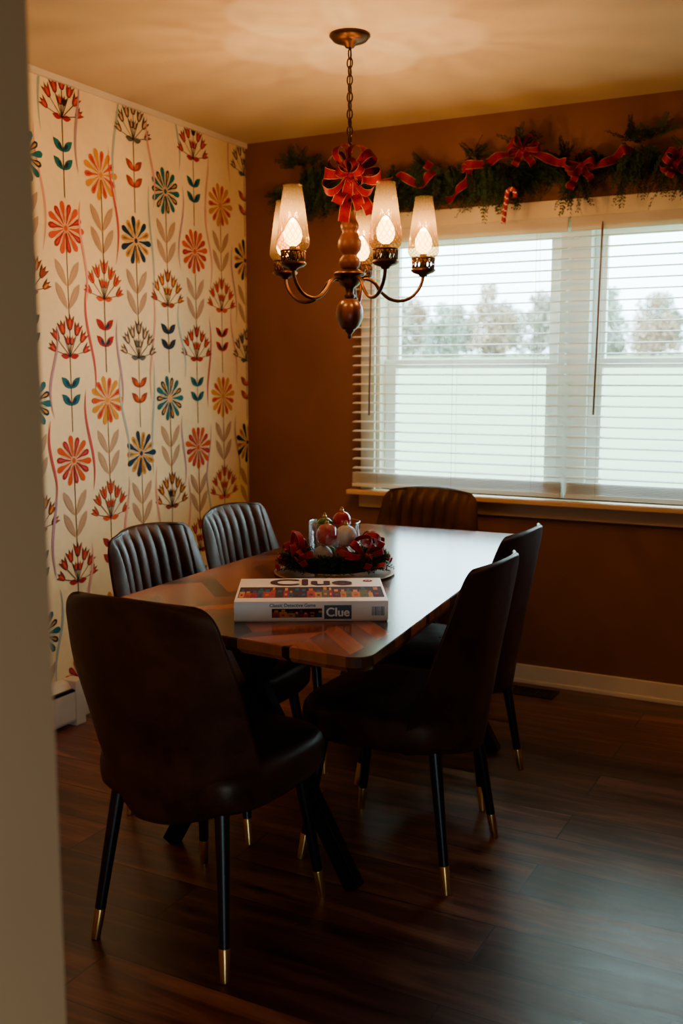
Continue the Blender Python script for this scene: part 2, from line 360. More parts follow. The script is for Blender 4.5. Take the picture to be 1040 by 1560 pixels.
# ------------------------------------------------------------------ outside
M_lawn=mat('lawn','#86946a',.9,var=.1,scale=.3)
b=MB(); b.add([(-140,.4,-.5),(140,.4,-.5),(140,95,3.4),(-140,95,3.4)],[(0,1,2,3)]); tag(b.build('lawn',M_lawn),'pale grass field beyond the window','field',kind='structure')
M_tr=[mat('foliage_far_'+str(i),h,.9,var=.2,scale=1) for i,h in enumerate(['#a09884','#ab9076','#959d88'])]  # foliage colours lightened to put the distance haze into them
M_tk=mat('far_bark','#8d8478',.9)
for i in range(34):
    row=i%2; k=i//2
    x=-66+k*4.7-row*.35+random.uniform(-.15,.15); y=84+row*5; h=random.uniform(5.0,6.9)
    z0=-.5+3.9*((y-.4)/94.6)
    t=thing('tree','hazy autumn tree in the row beyond the field','tree',(x,y,z0),group='trees beyond the field')
    b=MB(); b.tube([(0,0,0),(0.05,0,h*.4),(.1,.05,h*.8)],[.16,.11,.04],6)
    for q in range(7):
        a=random.uniform(0,6.28); b.tube([(.05,0,h*(.2+.07*q)),(1.4*math.cos(a),1.4*math.sin(a),h*(.4+.06*q))],[.07,.02],5)
    b.build('trunk',M_tk,t)
    b=MB()
    lumps=[(random.uniform(-1.2,1.2),random.uniform(-1.1,1.1),random.uniform(.12,.8)*h,random.uniform(.9,1.25)) for _ in range(8)]+[(-1.2,0,.18*h,1.15),(1.2,0,.2*h,1.15),(-1.1,0,.5*h,1.2),(1.1,0,.48*h,1.2),(random.uniform(-.3,.3),0,h-1,.9)]
    for q in range(3600):
        lx,ly,lz,lr=random.choice(lumps)
        dv=Vector((random.gauss(0,1),random.gauss(0,1),random.gauss(0,1))).normalized()*lr*random.random()**.6
        c=Vector((lx,ly,lz))+dv; c.z=max(.1,c.z); s=random.uniform(.08,.16)
        u=Vector((random.uniform(-1,1),random.uniform(-1,1),random.uniform(-1,1))).normalized()*s; v2=u.cross(Vector((random.uniform(-1,1),random.uniform(-1,1),random.uniform(-1,1)))).normalized()*s
        b.add([c-u,c+v2,c+u,c-v2],[(0,1,2,3)])
    b.build('crown',M_tr[i%3],t)
# ------------------------------------------------------------------ table
def veneer():
    m=bpy.data.materials.new('herringbone_veneer'); m.use_nodes=True; n=m.node_tree.nodes; l=m.node_tree.links; b=n['Principled BSDF']
    tc=n.new('ShaderNodeTexCoord'); sp=n.new('ShaderNodeSeparateXYZ'); l.new(tc.outputs['Object'],sp.inputs[0])
    pp=n.new('ShaderNodeMath'); pp.operation='PINGPONG'; pp.inputs[1].default_value=.145; l.new(sp.outputs['X'],pp.inputs[0])
    ad=n.new('ShaderNodeMath'); ad.operation='ADD'; l.new(sp.outputs['Y'],ad.inputs[0]); l.new(pp.outputs[0],ad.inputs[1])
    ml=n.new('ShaderNodeMath'); ml.operation='MULTIPLY'; ml.inputs[1].default_value=15; l.new(ad.outputs[0],ml.inputs[0])
    fl=n.new('ShaderNodeMath'); fl.operation='FLOOR'; l.new(ml.outputs[0],fl.inputs[0])
    dv=n.new('ShaderNodeMath'); dv.operation='DIVIDE'; dv.inputs[1].default_value=.145; l.new(sp.outputs['X'],dv.inputs[0])
    f2=n.new('ShaderNodeMath'); f2.operation='FLOOR'; l.new(dv.outputs[0],f2.inputs[0])
    cb=n.new('ShaderNodeCombineXYZ'); l.new(fl.outputs[0],cb.inputs[0]); l.new(f2.outputs[0],cb.inputs[1])
    wn=n.new('ShaderNodeTexWhiteNoise'); wn.noise_dimensions='2D'; l.new(cb.outputs[0],wn.inputs['Vector'])
    c2=n.new('ShaderNodeCombineXYZ'); l.new(ml.outputs[0],c2.inputs[0]); l.new(pp.outputs[0],c2.inputs[1])
    no=n.new('ShaderNodeTexNoise'); no.inputs['Scale'].default_value=3.2; no.inputs['Detail'].default_value=6; l.new(c2.outputs[0],no.inputs['Vector'])
    mx=n.new('ShaderNodeMath'); mx.operation='MULTIPLY_ADD'; mx.inputs[1].default_value=.8; l.new(wn.outputs['Value'],mx.inputs[0]); 
    m3=n.new('ShaderNodeMath'); m3.operation='MULTIPLY'; m3.inputs[1].default_value=.35; l.new(no.outputs['Fac'],m3.inputs[0]); l.new(m3.outputs[0],mx.inputs[2])
    cr=n.new('ShaderNodeValToRGB'); l.new(mx.outputs[0],cr.inputs[0]); cr.color_ramp.elements[0].position=.22; cr.color_ramp.elements[0].color=hx('#1c0903'); cr.color_ramp.elements[1].position=.88; cr.color_ramp.elements[1].color=hx('#a4562a')
    l.new(cr.outputs[0],b.inputs['Base Color']); b.inputs['Roughness'].default_value=.17; b.inputs['Specular IOR Level'].default_value=.95
    b.inputs['Specular Tint'].default_value=(.60,.90,1,1)
    return m
TZ=.76
tor=Vector((1.35,-1.49,0))
t=thing('dining_table','rectangular walnut veneer dining table with black metal legs','table',tor)
cor=[Vector((.985,-2.325)),Vector((1.835,-2.395)),Vector((1.64,-.60)),Vector((.925,-.625))]
def roundpoly(cs,r,n=8):
    out=[]
    for i in range(len(cs)):
        p=cs[i]; a=(cs[i-1]-p).normalized(); c=(cs[(i+1)%len(cs)]-p).normalized()
        ang=a.angle(c); d=r/math.tan(ang/2); ctr=p+(a+c).normalized()*(r/math.sin(ang/2))
        s=p+a*d; e=p+c*d
        for k in range(n+1):
            q=s.lerp(e,k/n)-ctr; out.append(ctr+q.normalized()*r)
    return out
rp=roundpoly(cor,.045)
b=MB(); n=len(rp)
lv=[(.012,.725),(.0,.737),(.0,.757),(.003,.76)]
cen=sum(rp,Vector((0,0)))/n
rings=[]
for ins,z in lv:
    rings.append([Vector((p.x-(p-cen).normalized().x*ins,p.y-(p-cen).normalized().y*ins,z)) for p in rp])
b.grid(rings,closed_u=True)
b.add(rings[-1],[tuple(range(n))]); b.add(rings[0],[tuple(range(n))[::-1]])
b.build('tabletop',veneer(),t,org=tor)
for yy in (-1.98,-.868):
    for x0,x1 in ((1.60,1.20),(1.0,1.40)):
        b=MB(); b.bar((x0,yy,0.004),(x1,yy,.705),.045,.036); b.build('leg',M_black,t,org=tor,bevel=.002)
    b=MB(); b.box(1.08,1.52,yy-.03,yy+.03,.705,.7245); b.build('leg_bracket',M_black,t,org=tor)
b=MB(); b.box(1.27,1.33,-1.95,-.9,.70,.7245); b.build('rail',M_black,t,org=tor)
# ------------------------------------------------------------------ chairs
M_lea=mat('brown_distressed_leather','#391c0e',.46,var=.5,scale=9,bump=.16,spec=.32,stint=(1,.76,.55),rvar=.10)
M_leg=mat('black_leg_paint','#0c0c0d',.35); M_brass=mat('brushed_brass','#e0b060',.28,metal=1,var=.08)
def lerpk(ks,v):
    for (a,x),(c,y) in zip(ks,ks[1:]):
        if v<=c: 
            t=(v-a)/(c-a); t=t*t*(3-2*t); return x+(y-x)*t
    return ks[-1][1]
def chair(label):
    t=thing('dining_chair',label,'chair',group='leather dining chairs around the table')
    na,nv=128,36; z0,zt=.345,.872; outer=[];inner=[]
    for i in range(nv+1):
        v=i/nv; v=1-(1-v)**1.45
        z=z0+(zt-z0)*v
        hw=lerpk([(0,.195),(.3,.236),(.6,.234),(1,.210)],v)
        rc=.055
        if z>zt-rc: q=min(1,(z-(zt-rc))/rc); hw-=.050*(1-math.sqrt(max(0,1-q*q)))
        rb=.05
        if z<z0+rb: q=min(1,(z0+rb-z)/rb); hw-=.05*(1-math.sqrt(max(0,1-q*q)))
        wr=.045+.11*(1-v)**1.6
        ro=[];ri=[]
        for j in range(na+1):
            a=-1+2*j/na
            x=a*hw; y=-.238-.074*v**1.3+wr*abs(a)**2.6
            zz=z-.010*a*a*v
            ro.append(Vector((x,y,zz)))
            T=.046*(1-.8*abs(a)**9)*(1-.7*v**14)*(.6+.4*min(1,v*6))
            bulge=0
            if v>.3:
                fade=min(1,(v-.3)/.08)*(1-v**30)
                bulge=.014*(abs(math.cos(PI*x/.052))**.5-.75)*fade*(1 if abs(x)<.182 else 0)
            nn=Vector((-a*.55*abs(a),1,.05)).normalized()
            ri.append(Vector((x,y,zz))+nn*(T+bulge))
        outer.append(ro);inner.append(ri)
    b=MB(); loop=lambda G:[G[0][j] for j in range(na+1)]+[G[i][na] for i in range(1,nv+1)]+[G[nv][j] for j in range(na-1,-1,-1)]+[G[i][0] for i in range(nv-1,0,-1)]
    b.grid([r[::-1] for r in outer]); b.grid(inner)
    lo,li=loop(outer),loop(inner)
    mid=[(p+q)/2+( (p+q)/2-Vector((0,-.25,.62))).normalized()*.006 for p,q in zip(lo,li)]
    b.grid([lo,mid,li],closed_u=True)
    o=b.build('backrest',M_lea,t,smooth=True)
    w=o.modifiers.new('weld','WELD'); w.merge_threshold=.0002
    b=MB(); rings=[]
    for s,z in ((.02,.366),(.80,.366),(.93,.372),(.985,.388),(1,.41),(1,.437),(.985,.455),(.94,.468),(.85,.476),(.5,.482),(.02,.484)):
        ring=[]
        for k in range(56):
            a=2*PI*k/56; c,sn=math.cos(a),math.sin(a); e=2/4.2
            x=.240*s*math.copysign(abs(c)**e,c); y=.228*s*math.copysign(abs(sn)**e,sn)
            x*=1-.08*max(0,-y/.23)
            ring.append(Vector((x,y+.008,z)))
        rings.append(ring)
    b.grid(rings,closed_u=True); b.build('seat',M_lea,t,smooth=True)
    for sx in (-1,1):
        for sy in (-1,1):
            top=Vector((sx*.150,sy*.165,.372)); bot=Vector((sx*.19,sy*.22,0.001))
            q=top.lerp(bot,.80)
            b=MB(); b.tube([top,q],[.0175,.0128],16); lg=b.build('leg',M_leg,t,smooth=True)
            e=lg.modifiers.new('e','EDGE_SPLIT'); e.split_angle=R_(50)
            b=MB(); b.tube([q,q.lerp(bot,.03),bot],[.0126,.0134,.0105],16); fe=b.build('ferrule',M_brass,lg,smooth=True); fe['label']='brass foot cap'
            e=fe.modifiers.new('e','EDGE_SPLIT'); e.split_angle=R_(50)
    return t
c0=chair('brown leather dining chair at the near table end, its back to the camera')
c0.location=(1.345,-2.265,0); c0.rotation_euler=(0,0,R_(-1))
for x,y,rz,lab in ((1.605,-1.705,90,'brown leather dining chair on the right side, nearer one, beside the game box'),
    (1.51,-1.165,90,'brown leather dining chair on the right side, farther one, nearer the window'),
    (.99,-1.70,-90,'brown leather channel-back chair on the flowered wall side, nearer and larger one'),
    (.93,-1.135,-90,'brown leather channel-back chair on the flowered wall side, farther one'),
    (1.085,-.53,180,'brown leather channel-back chair at the far table end under the window')):
    c=copy_tree(c0); c.location=(x,y,0); c.rotation_euler=(0,0,R_(rz)); c['label']=lab
# ------------------------------------------------------------------ chandelier
M_ab=mat('antique_brass','#52351a',.38,metal=1,var=.2,scale=30); M_cw=mat('turned_cherry_wood',(.040,.012,.0045),.45,var=.35,scale=25,spec=.08); M_cw2=mat('dark_turned_wood',(.08,.022,.008),.3,var=.25,scale=25,spec=.4)
M_sh=glass_mat('amber_cut_glass',(.90,.68,.38),.07,.18,.022,True,(1,.66,.24)); M_can=mat('candle_sleeve',(.05,.03,.013),.6,spec=.1)
M_bulb=mat('bulb_glow',(1.0,.70,.28),.4,emis=20,var=.01)
CH=Vector((1.162,-1.165,H))
t=thing('chandelier','brass and turned wood chandelier with five glass shades above the table','chandelier',CH)
def rel(z): return z-H
b=MB(); b.lathe([(.001,0),(.066,0),(.067,-.006),(.06,-.012),(.056,-.018),(.04,-.024),(.022,-.028),(.014,-.04),(.001,-.042)],40); b.build('canopy',M_ab,t,smooth=True)
b=MB(); z=-.045; i=0
while z>rel(2.01):
    pts=[]
    for k in range(14):
        a=2*PI*k/14; u=.0095*math.cos(a); vv=.0165*math.sin(a)
        pts.append((u,0,z-.0155+vv) if i%2 else (0,u,z-.0155+vv))
    b.tube(pts,.0025,6,closed=True); z-=.0265; i+=1
b.build('chain',M_ab,t,smooth=True)
b=MB(); b.tube([(.003,.002,-.04),(-.003,.002,-.2),(.003,-.002,-.35),(0,0,rel(1.98))],.0022,6); b.build('cord',M_ab,t,smooth=True)
b=MB(); b.lathe([(r,rel(z)) for r,z in ((.001,2.0),(.008,1.998),(.012,1.985),(.008,1.975),(.03,1.965),(.034,1.955),(.034,1.94),(.028,1.93),(.030,1.915),(.022,1.885),(.020,1.865),(.027,1.85),(.031,1.84),(.029,1.828),(.024,1.82),(.030,1.808),(.038,1.792),(.040,1.775),(.036,1.76),(.026,1.748),(.024,1.742),(.033,1.732),(.036,1.72),(.032,1.708),(.022,1.698),(.001,1.696))],36)
b.build('column',M_cw,t,smooth=True)
b=MB(); b.lathe([(r,rel(z)) for r,z in ((.001,1.700),(.03,1.698),(.052,1.688),(.054,1.683),(.048,1.678),(.034,1.672),(.036,1.655),(.028,1.645),(.016,1.638),(.014,1.62),(.02,1.612),(.016,1.604),(.001,1.602))],36); b.build('hub',M_ab,t,smooth=True)
b=MB(); b.lathe([(r,rel(z)) for r,z in ((.001,1.604),(.02,1.602),(.034,1.592),(.043,1.575),(.046,1.555),(.043,1.535),(.034,1.515),(.022,1.502),(.001,1.498))],36); fb=b.build('ball',M_cw2,t,smooth=True)
b=MB(); b.lathe([(r,rel(z)) for r,z in ((.001,1.503),(.016,1.502),(.017,1.497),(.010,1.49),(.006,1.484),(.008,1.478),(.004,1.472),(.001,1.470))],24); b.build('finial',M_ab,fb,smooth=True)
for th in (8,80,152,224,296):
    a=YAW+R_(th); D=Vector((math.cos(a),math.sin(a),0)); 
    rz=[(.03,1.665),(.06,1.668),(.085,1.655),(.105,1.628),(.135,1.604),(.17,1.597),(.205,1.607),(.232,1.632),(.246,1.66),(.25,1.685)]
    pts=[]
    for k in range(len(rz)-1):
        for s in range(4):
            p0=rz[max(0,k-1)];p1=rz[k];p2=rz[k+1];p3=rz[min(len(rz)-1,k+2)];u=s/4
            f=lambda i:.5*((2*p1[i])+(-p0[i]+p2[i])*u+(2*p0[i]-5*p1[i]+4*p2[i]-p3[i])*u*u+(-p0[i]+3*p1[i]-3*p2[i]+p3[i])*u**3)
            pts.append(D*f(0)+Vector((0,0,rel(f(1)))))
    pts.append(D*.25+Vector((0,0,rel(1.685))))
    b=MB(); b.tube(pts,.006,10); arm=b.build('arm',M_ab,t,smooth=True)
    c=D*.25
    b=MB(); b.lathe([(r,rel(z)) for r,z in ((.001,1.676),(.012,1.678),(.016,1.684),(.034,1.69),(.042,1.697),(.042,1.701),(.02,1.702),(.001,1.702))],32,c)
    nseg=16
    for k in range(nseg):
        for s in (-1,1):
            a0=2*PI*k/nseg; a1=a0+s*2*PI/nseg
            b.tube([c+Vector((.036*math.cos(a0),.036*math.sin(a0),rel(1.701))),c+Vector((.037*math.cos((a0+a1)/2),.037*math.sin((a0+a1)/2),rel(1.719))),c+Vector((.038*math.cos(a1),.038*math.sin(a1),rel(1.737)))],.0022,5)
    for z,r in ((1.702,.0365),(1.737,.0385)):
        b.tube([c+Vector((r*math.cos(2*PI*k/24),r*math.sin(2*PI*k/24),rel(z))) for k in range(24)],.003,6,closed=True)
    b.build('gallery_cup',M_ab,arm,smooth=True)
    b=MB(); b.lathe([(r,rel(z)) for r,z in ((.001,1.70),(.012,1.70),(.012,1.752),(.001,1.753))],16,c); b.build('candle_sleeve',M_can,arm,smooth=True)
    b=MB(); b.lathe([(r,rel(z)) for r,z in ((.001,1.752),(.012,1.755),(.024,1.766),(.029,1.783),(.027,1.802),(.018,1.820),(.009,1.833),(.001,1.838))],24,c); b.build('bulb',M_bulb,arm,smooth=True)
    b=MB(); b.lathe([(r,rel(z)) for r,z in ((.034,1.728),(.036,1.738),(.047,1.748),(.0525,1.758),(.0525,1.768),(.049,1.795),(.045,1.825),(.041,1.855),(.037,1.885),(.0325,1.912),(.0295,1.932),(.0305,1.938))],40,c,uv=True)
    b.build('shade',M_sh,arm,smooth=True)
    ld=bpy.data.lights.new('bulb_light','POINT'); ld.energy=10.5; ld.color=(1,.60,.29); ld.shadow_soft_size=.003
    lo=bpy.data.objects.new('bulb_light',ld); col.objects.link(lo); lo.location=CH+c+Vector((0,0,rel(1.848)))
# ------------------------------------------------------------------ ribbons and foliage
M_rib=mat('red_ribbon',(.17,.0008,.004),.55,var=.12,scale=40,spec=.1); M_gold=mat('gold_edge',(.40,.16,.05),.5,metal=.3,spec=.2)
M_rib2=mat('bow_ribbon',(.080,.0003,.0022),.6,var=.12,scale=40,spec=.02); M_gold2=mat('bow_gold_edge',(.17,.075,.028),.6,spec=.03)
M_rib3=mat('wreath_ribbon',(.36,.002,.010),.5,var=.12,scale=40,spec=.15)
def strip(b,pts,wd,w,e=.45):
    n=len(pts); G=[]
    for i,p in enumerate(pts):
        d=wd[i] if isinstance(wd,list) else wd
        G.append([Vector(p)+d*w*k for k in (-.5,-e,0,e,.5)])
    o=len(b.v)
    for r in G: b.v+=[tuple(x) for x in r]
    for i in range(n-1):
        for j in range(4):
            b.f.append((o+i*5+j,o+i*5+j+1,o+(i+1)*5+j+1,o+(i+1)*5+j)); b.m.append(1 if j in (0,3) else 0)
def bow(b,c,n,up,L,w,angs,tails=((-110,1.),(-70,1.1)),fat=.34,fwd=(-.1,.5)):
    c=Vector(c); n=Vector(n).normalized(); up=Vector(up); s=up.cross(n).normalized(); up=n.cross(s).normalized()
    for a in angs:
        lf=random.uniform(.85,1.1)
        A=R_(a+random.uniform(-8,8)); d=(s*math.cos(A)+up*math.sin(A)+n*random.uniform(*fwd)).normalized(); nn=(n-d*n.dot(d)).normalized(); wdir=d.cross(nn)
        rot=random.choice((-1,1))*random.uniform(.3,1.1); nn,wdir=nn*math.cos(rot)+wdir*math.sin(rot),wdir*math.cos(rot)-nn*math.sin(rot)
        pts=[];N=16
        for i in range(N+1):
            t=i/N; pts.append(c+d*L*lf*math.sin(PI*t)**.8+nn*L*fat*math.sin(2*PI*t)*(-1)+n*.01)
        wds=[wdir*(.45+.55*math.sin(PI*i/N)) for i in range(N+1)]
        strip(b,pts,wds,w)
    for a,l in tails:
        A=R_(a); d=(s*math.cos(A)+up*math.sin(A)); wdir=d.cross(n)
        pts=[c+d*L*l*i/12+n*(.012+.015*math.sin(i*.8)) for i in range(13)]
        strip(b,pts,[wdir*(.5+.5*min(1,i/4)) for i in range(13)],w)
    b.ball(c+n*.014,w*.36,0,12)
M_grn=[mat('cedar_green','#13291a',.65,var=.3,scale=30,spec=.3),mat('cedar_light','#264026',.65,var=.3,scale=30,spec=.3),mat('twig','#2e2016',.8)]
M_grw=[mat('wreath_green','#173f22',.65,var=.3,scale=30),mat('wreath_light_green','#2c5a30',.65,var=.3,scale=30),M_grn[2]]
def sprig(b,p,d,L,leaf,n=16,droop=.3,zmin=None):
    p=Vector(p); d=Vector(d).normalized(); side=d.cross(Vector((random.uniform(-1,1),random.uniform(-1,1),random.uniform(-1,1)))).normalized()
    mi=0 if random.random()<.75 else 1; pts=[]; i0=len(b.v)
    for i in range(n+1):
        t=i/n; q=p+d*L*t+Vector((0,0,-droop*L*t*t)); pts.append(q)
        if i<1: continue
        for s in (-1,1):
            ld=(d*.75+side*s+Vector((random.uniform(-.35,.35),random.uniform(-.35,.35),random.uniform(-.35,.35)))).normalized(); ll=leaf*(1.15-.7*t)*random.uniform(.7,1.2)
            wv=ld.cross(side.cross(d)).normalized()*ll*.13
            b.add([q,q+ld*ll*.5+wv,q+ld*ll,q+ld*ll*.5-wv],[(0,1,2,3)],mi)
            for f in (.4,.7):
                for s2 in (-1,1):
                    ld2=(ld*.8+wv.normalized()*s2).normalized(); q2=q+ld*ll*f; w2=ld2.cross(side.cross(d)).normalized()*ll*.07
                    b.add([q2,q2+ld2*ll*.22+w2,q2+ld2*ll*.42,q2+ld2*ll*.22-w2],[(0,1,2,3)],mi)
    b.tube([pts[0],pts[n//2],pts[-1]],[.0015,.001,.0004],4,2,cap=False)
    if zmin is not None:
        for i in range(i0,len(b.v)):
            if b.v[i][2]<zmin: b.v[i]=(b.v[i][0],b.v[i][1],zmin+random.uniform(0,.002))
bw=MB(); cpos=CH+Vector((0,0,1.992-H))-FW*.035
bow(bw,cpos,-FW,(0,0,1),.098,.036,(4,40,72,104,140,176,212,328),((-116,1.0),(-98,1.5),(-72,1.15),(-60,1.4)),.30,(0,.5))
bow(bw,cpos-FW*.012,-FW,(0,0,1),.056,.028,(20,90,160,340),(),.34,(.3,.9))
tag(bw.build('ribbon_bow',[M_rib2,M_gold2],None,smooth=True,org=cpos,loc=cpos),'large red ribbon bow with gold edges tied on the chandelier chain','bow')
# garland
gorg=Vector((1.4,-.06,2.15))
def gp(x): return Vector((x,-.06,2.160+.014*math.sin(x*5)+.018*(x-1.2)))
g=thing('garland','evergreen garland with red ribbon above the window','garland',gorg)
b=MB()
pts=[gp(.26+i*.06) for i in range(41)]; b.tube(pts,.007,6,2)
for i in range(960):
    x=random.uniform(.26,2.66) if i<700 else random.uniform(.35,1.35); p=gp(x)
    d=Vector((random.choice((-1,1))*random.uniform(.35,1.3),-abs(random.gauss(.25,.25)),random.gauss(-.05,.5)))
    sprig(b,p,d,random.uniform(.07,.13),.028,12,.25)
for (u,v,n_) in ((475,262,18),(505,270,14),(490,255,10),(560,265,10),(745,262,16),(760,262,10),(880,262,16),(610,262,10),(640,262,10),(675,262,8),(970,235,14),(1035,240,10),(720,245,8)):
    p=aty(u,v,-.125)
    for k in range(n_): sprig(b,p+Vector((random.uniform(-.05,.05),0,random.uniform(-.02,.04))),(random.gauss(0,.4),-.08,-1),random.uniform(.1,.17) if u not in (610,640,675) else .07,.028,14,.1)
for (u,v) in ((450,252),(470,250),(720,238),(790,222),(860,245),(960,215),(1000,205),(650,262)):
    p=aty(u,v,-.07)
    for k in range(7): sprig(b,p,(random.gauss(0,.8),-.15,random.uniform(0,.8)),random.uniform(.07,.11),.024,12,.1)
b.build('foliage',M_grn,g,org=gorg)
def rib_path(uvs,w=.036,y=-.145,amp=.022):
    b=MB(); cp=[aty(u,v,y) for u,v in uvs]; pts=[]
    for k in range(len(cp)-1):
        p0=cp[max(0,k-1)];p1=cp[k];p2=cp[k+1];p3=cp[min(len(cp)-1,k+2)]
        for s in range(8):
            u=s/8; pts.append(.5*((2*p1)+(-p0+p2)*u+(2*p0-5*p1+4*p2-p3)*u*u+(-p0+3*p1-3*p2+p3)*u**3))
    pts=[p+Vector((0,amp*math.sin(i*.6),0)) for i,p in enumerate(pts)]
    wd=[]
    for i in range(len(pts)):
        d=(pts[min(i+1,len(pts)-1)]-pts[max(0,i-1)]).normalized(); q=Vector((0,-1,0)); sd=d.cross(q).normalized(); tw=.8*math.sin(i*.33)
        wd.append((sd*math.cos(tw)+q*math.sin(tw)))
    strip(b,pts,wd,w); b.build('ribbon',[M_rib,M_gold],g,smooth=True,org=gorg)
rib_path([(560,262),(585,280),(610,268),(640,282),(658,262),(650,250)])
rib_path([(680,305),(700,290),(715,262),(700,255),(730,250),(765,238),(790,232)])
rib_path([(800,225),(830,240),(855,248),(880,250)])
rib_path([(885,262),(870,285),(868,292)]); rib_path([(885,255),(920,250),(945,232),(962,228)])
rib_path([(1040,255),(1020,262),(1030,240),(1060,225),(1090,235)])
for (u,v,L) in ((795,228,.064),(884,252,.060),(1030,245,.06)):
    b=MB(); c=aty(u,v,-.15); bow(b,c,(.35,-.9,0),(0,0,1),L,.028,(8,45,140,178,-150),((-115,1.1),(-55,1.2)))
    b.build('bow',[M_rib,M_gold],g,smooth=True,org=gorg)
# candy cane
M_cw_=mat('candy_white','#efe2d6',.3,var=.03); M_cr=mat('candy_red','#a00812',.3,var=.05)
p0=aty(766,341,-.16); pts=[]
for i in range(25): pts.append(p0+Vector((.0006*i,0,.0048*i)))
c=pts[-1]+Vector((.017,0,0))
for i in range(1,14): a=PI-i*PI/13; pts.append(c+Vector((.017*math.cos(a),0,.019*math.sin(a))))
for i in range(1,4): pts.append(pts[-1]+Vector((0,0,-.005)))
b=MB(); b.tube(pts,.0095,10,mfun=lambda i,k:1 if ((i*1.0+k*.5)%5)<.9 else 0)
tag(b.build('candy_cane',[M_cr,M_cw_],None,smooth=True,org=p0,loc=p0),'red and white striped candy cane hanging from the garland','candy cane')
# ------------------------------------------------------------------ centrepiece
TC=Vector((1.331,-1.59,TZ))
b=MB(); b.lathe([(.001,0.0),(.165,0),(.180,.004),(.182,.007),(.178,.008),(.165,.005),(.001,.005)],56)
M_ch=mat('bronze_charger','#9a7044',.45,metal=.4,var=.25)
tag(b.build('charger_plate',M_ch,None,smooth=True,loc=TC),'round bronze charger plate under the holiday centrepiece','plate')
WR=TC+Vector((0,0,.009))
wth=thing('wreath','small evergreen wreath with red ribbon around the glass vase','wreath',WR)
b=MB(); b.tube([WR+Vector((.118*math.cos(2*PI*k/24),.118*math.sin(2*PI*k/24),.022)) for k in range(24)],.012,8,2,closed=True)
for i in range(460):
    a=random.uniform(0,2*PI); rr=.116; p=WR+Vector((rr*math.cos(a),rr*math.sin(a),.018+random.uniform(0,.02)))
    o=Vector((math.cos(a),math.sin(a),0)); tg=Vector((-math.sin(a),math.cos(a),0))
    d=o*random.uniform(.0,1.1)+tg*random.uniform(-1,1)+Vector((0,0,random.uniform(.0,.9)))
    sprig(b,p,d,random.uniform(.04,.066),.018,8,.25,zmin=WR.z)
b.build('foliage',M_grw,wth,org=WR)
for (th,L) in ((-48,.066),(5,.068),(186,.068),(228,.034),(160,.05),(75,.05)):
    a=YAW+R_(th); o=Vector((math.cos(a),math.sin(a),0)); b=MB(); bow(b,WR+o*.125+Vector((0,0,.052)),o*.7+Vector((0,0,.6)),(0,0,1),L,.021,(10,60,120,170),((-115,.7),(-50,1.1)),.40,(-.2,.3))
    b.build('bow',[M_rib3,M_gold],wth,smooth=True,org=WR)
VB=TC+Vector((0,0,.0055))
M_vg=glass_mat('clear_vase_glass',(.97,.98,.97),.12,.02)
b=MB(); b.lathe([(.001,.0),(.074,.0),(.077,.004),(.077,.150),(.0765,.153),(.0735,.153),(.073,.150),(.073,.010),(.001,.008)],48); tag(b.build('glass_vase',M_vg,None,smooth=True,loc=VB),'clear glass cylinder vase filled with ornaments','vase')
ORN={'red':mat('ornament_red',(.46,.003,.009),.12,var=.04,coat=.4),'white':mat('ornament_white','#f2ece6',.25,var=.04),'green':mat('ornament_green','#3f7a1c',.2,var=.05),'pale':mat('ornament_pearl','#efe6e0',.35,var=.08,scale=90)}
M_cap=mat('ornament_cap','#c8a25a',.3,metal=1)
def orn(r,d,z,rad,c,lab):
    p=VB+RT*r+FW*d+Vector((0,0,z)); t=thing('ornament',lab,'ornament',p,group='christmas ornaments in the vase')
    b=MB(); b.ball((0,0,0),rad,0,24); b.build('ball',ORN[c],t,smooth=True)
    b=MB(); b.lathe([(.001,rad+.006),(.006,rad+.006),(.0065,rad-.003),(.001,rad-.003)],12); b.tube([(.004*math.cos(k*PI/4),0,rad+.009+.004*math.sin(k*PI/4)) for k in range(8)],.0008,5,closed=True); b.build('cap',M_cap,t,smooth=True)
orn(-.035,-.022,.052,.030,'pale','pearl white ornament low on the left inside the vase')
orn(.024,-.034,.052,.0285,'red','red ornament low at the front of the vase')
orn(.036,.024,.045,.028,'white','white ornament low on the right inside the vase')
orn(-.018,.040,.044,.028,'green','green ornament low at the back of the vase')
orn(-.022,-.022,.115,.034,'red','glossy red ornament high on the left in the vase')
orn(.034,-.016,.110,.033,'white','white ornament high on the right in the vase')
orn(-.030,.030,.134,.026,'green','green ornament peeking out behind the red one at the vase rim')
orn(.022,.032,.150,.028,'red','red ornament highest at the back of the vase rim')
# ------------------------------------------------------------------ game box
M_box=mat('box_cream','#f4ecdf',.4,var=.03); M_ink=mat('box_ink','#1c1418',.4); M_dk=mat('box_dark_panel','#261716',.4); M_wht=mat('box_white','#f4efe4',.4,var=.02)
M_tit=mat('box_title_ink','#3f0a0a',.7,spec=.1)
PC=[mat('print_'+n,h,.75,var=.25,scale=60,spec=.1) for n,h in dict(rust='#b03312',ochre='#bf7618',plum='#5a1226',slate='#2a5062',olive='#5f5a20',skin='#cd8a4e',night='#3a1612',crimson='#960e12').items()]
bw_,bd,bh=.372,.28,.05
gb=thing('board_game_box','white mystery board game box lying on the table','board game',(1.499,-2.032,TZ+.0005),R_(29.7))
b=MB(); b.box(-bw_/2+.002,bw_/2-.002,-bd/2+.002,bd/2-.002,0,.03); b.build('tray',M_box,gb,bevel=.001)
b=MB(); b.box(-bw_/2,bw_/2,-bd/2,bd/2,.003,bh); b.build('lid',M_box,gb,bevel=.0015)
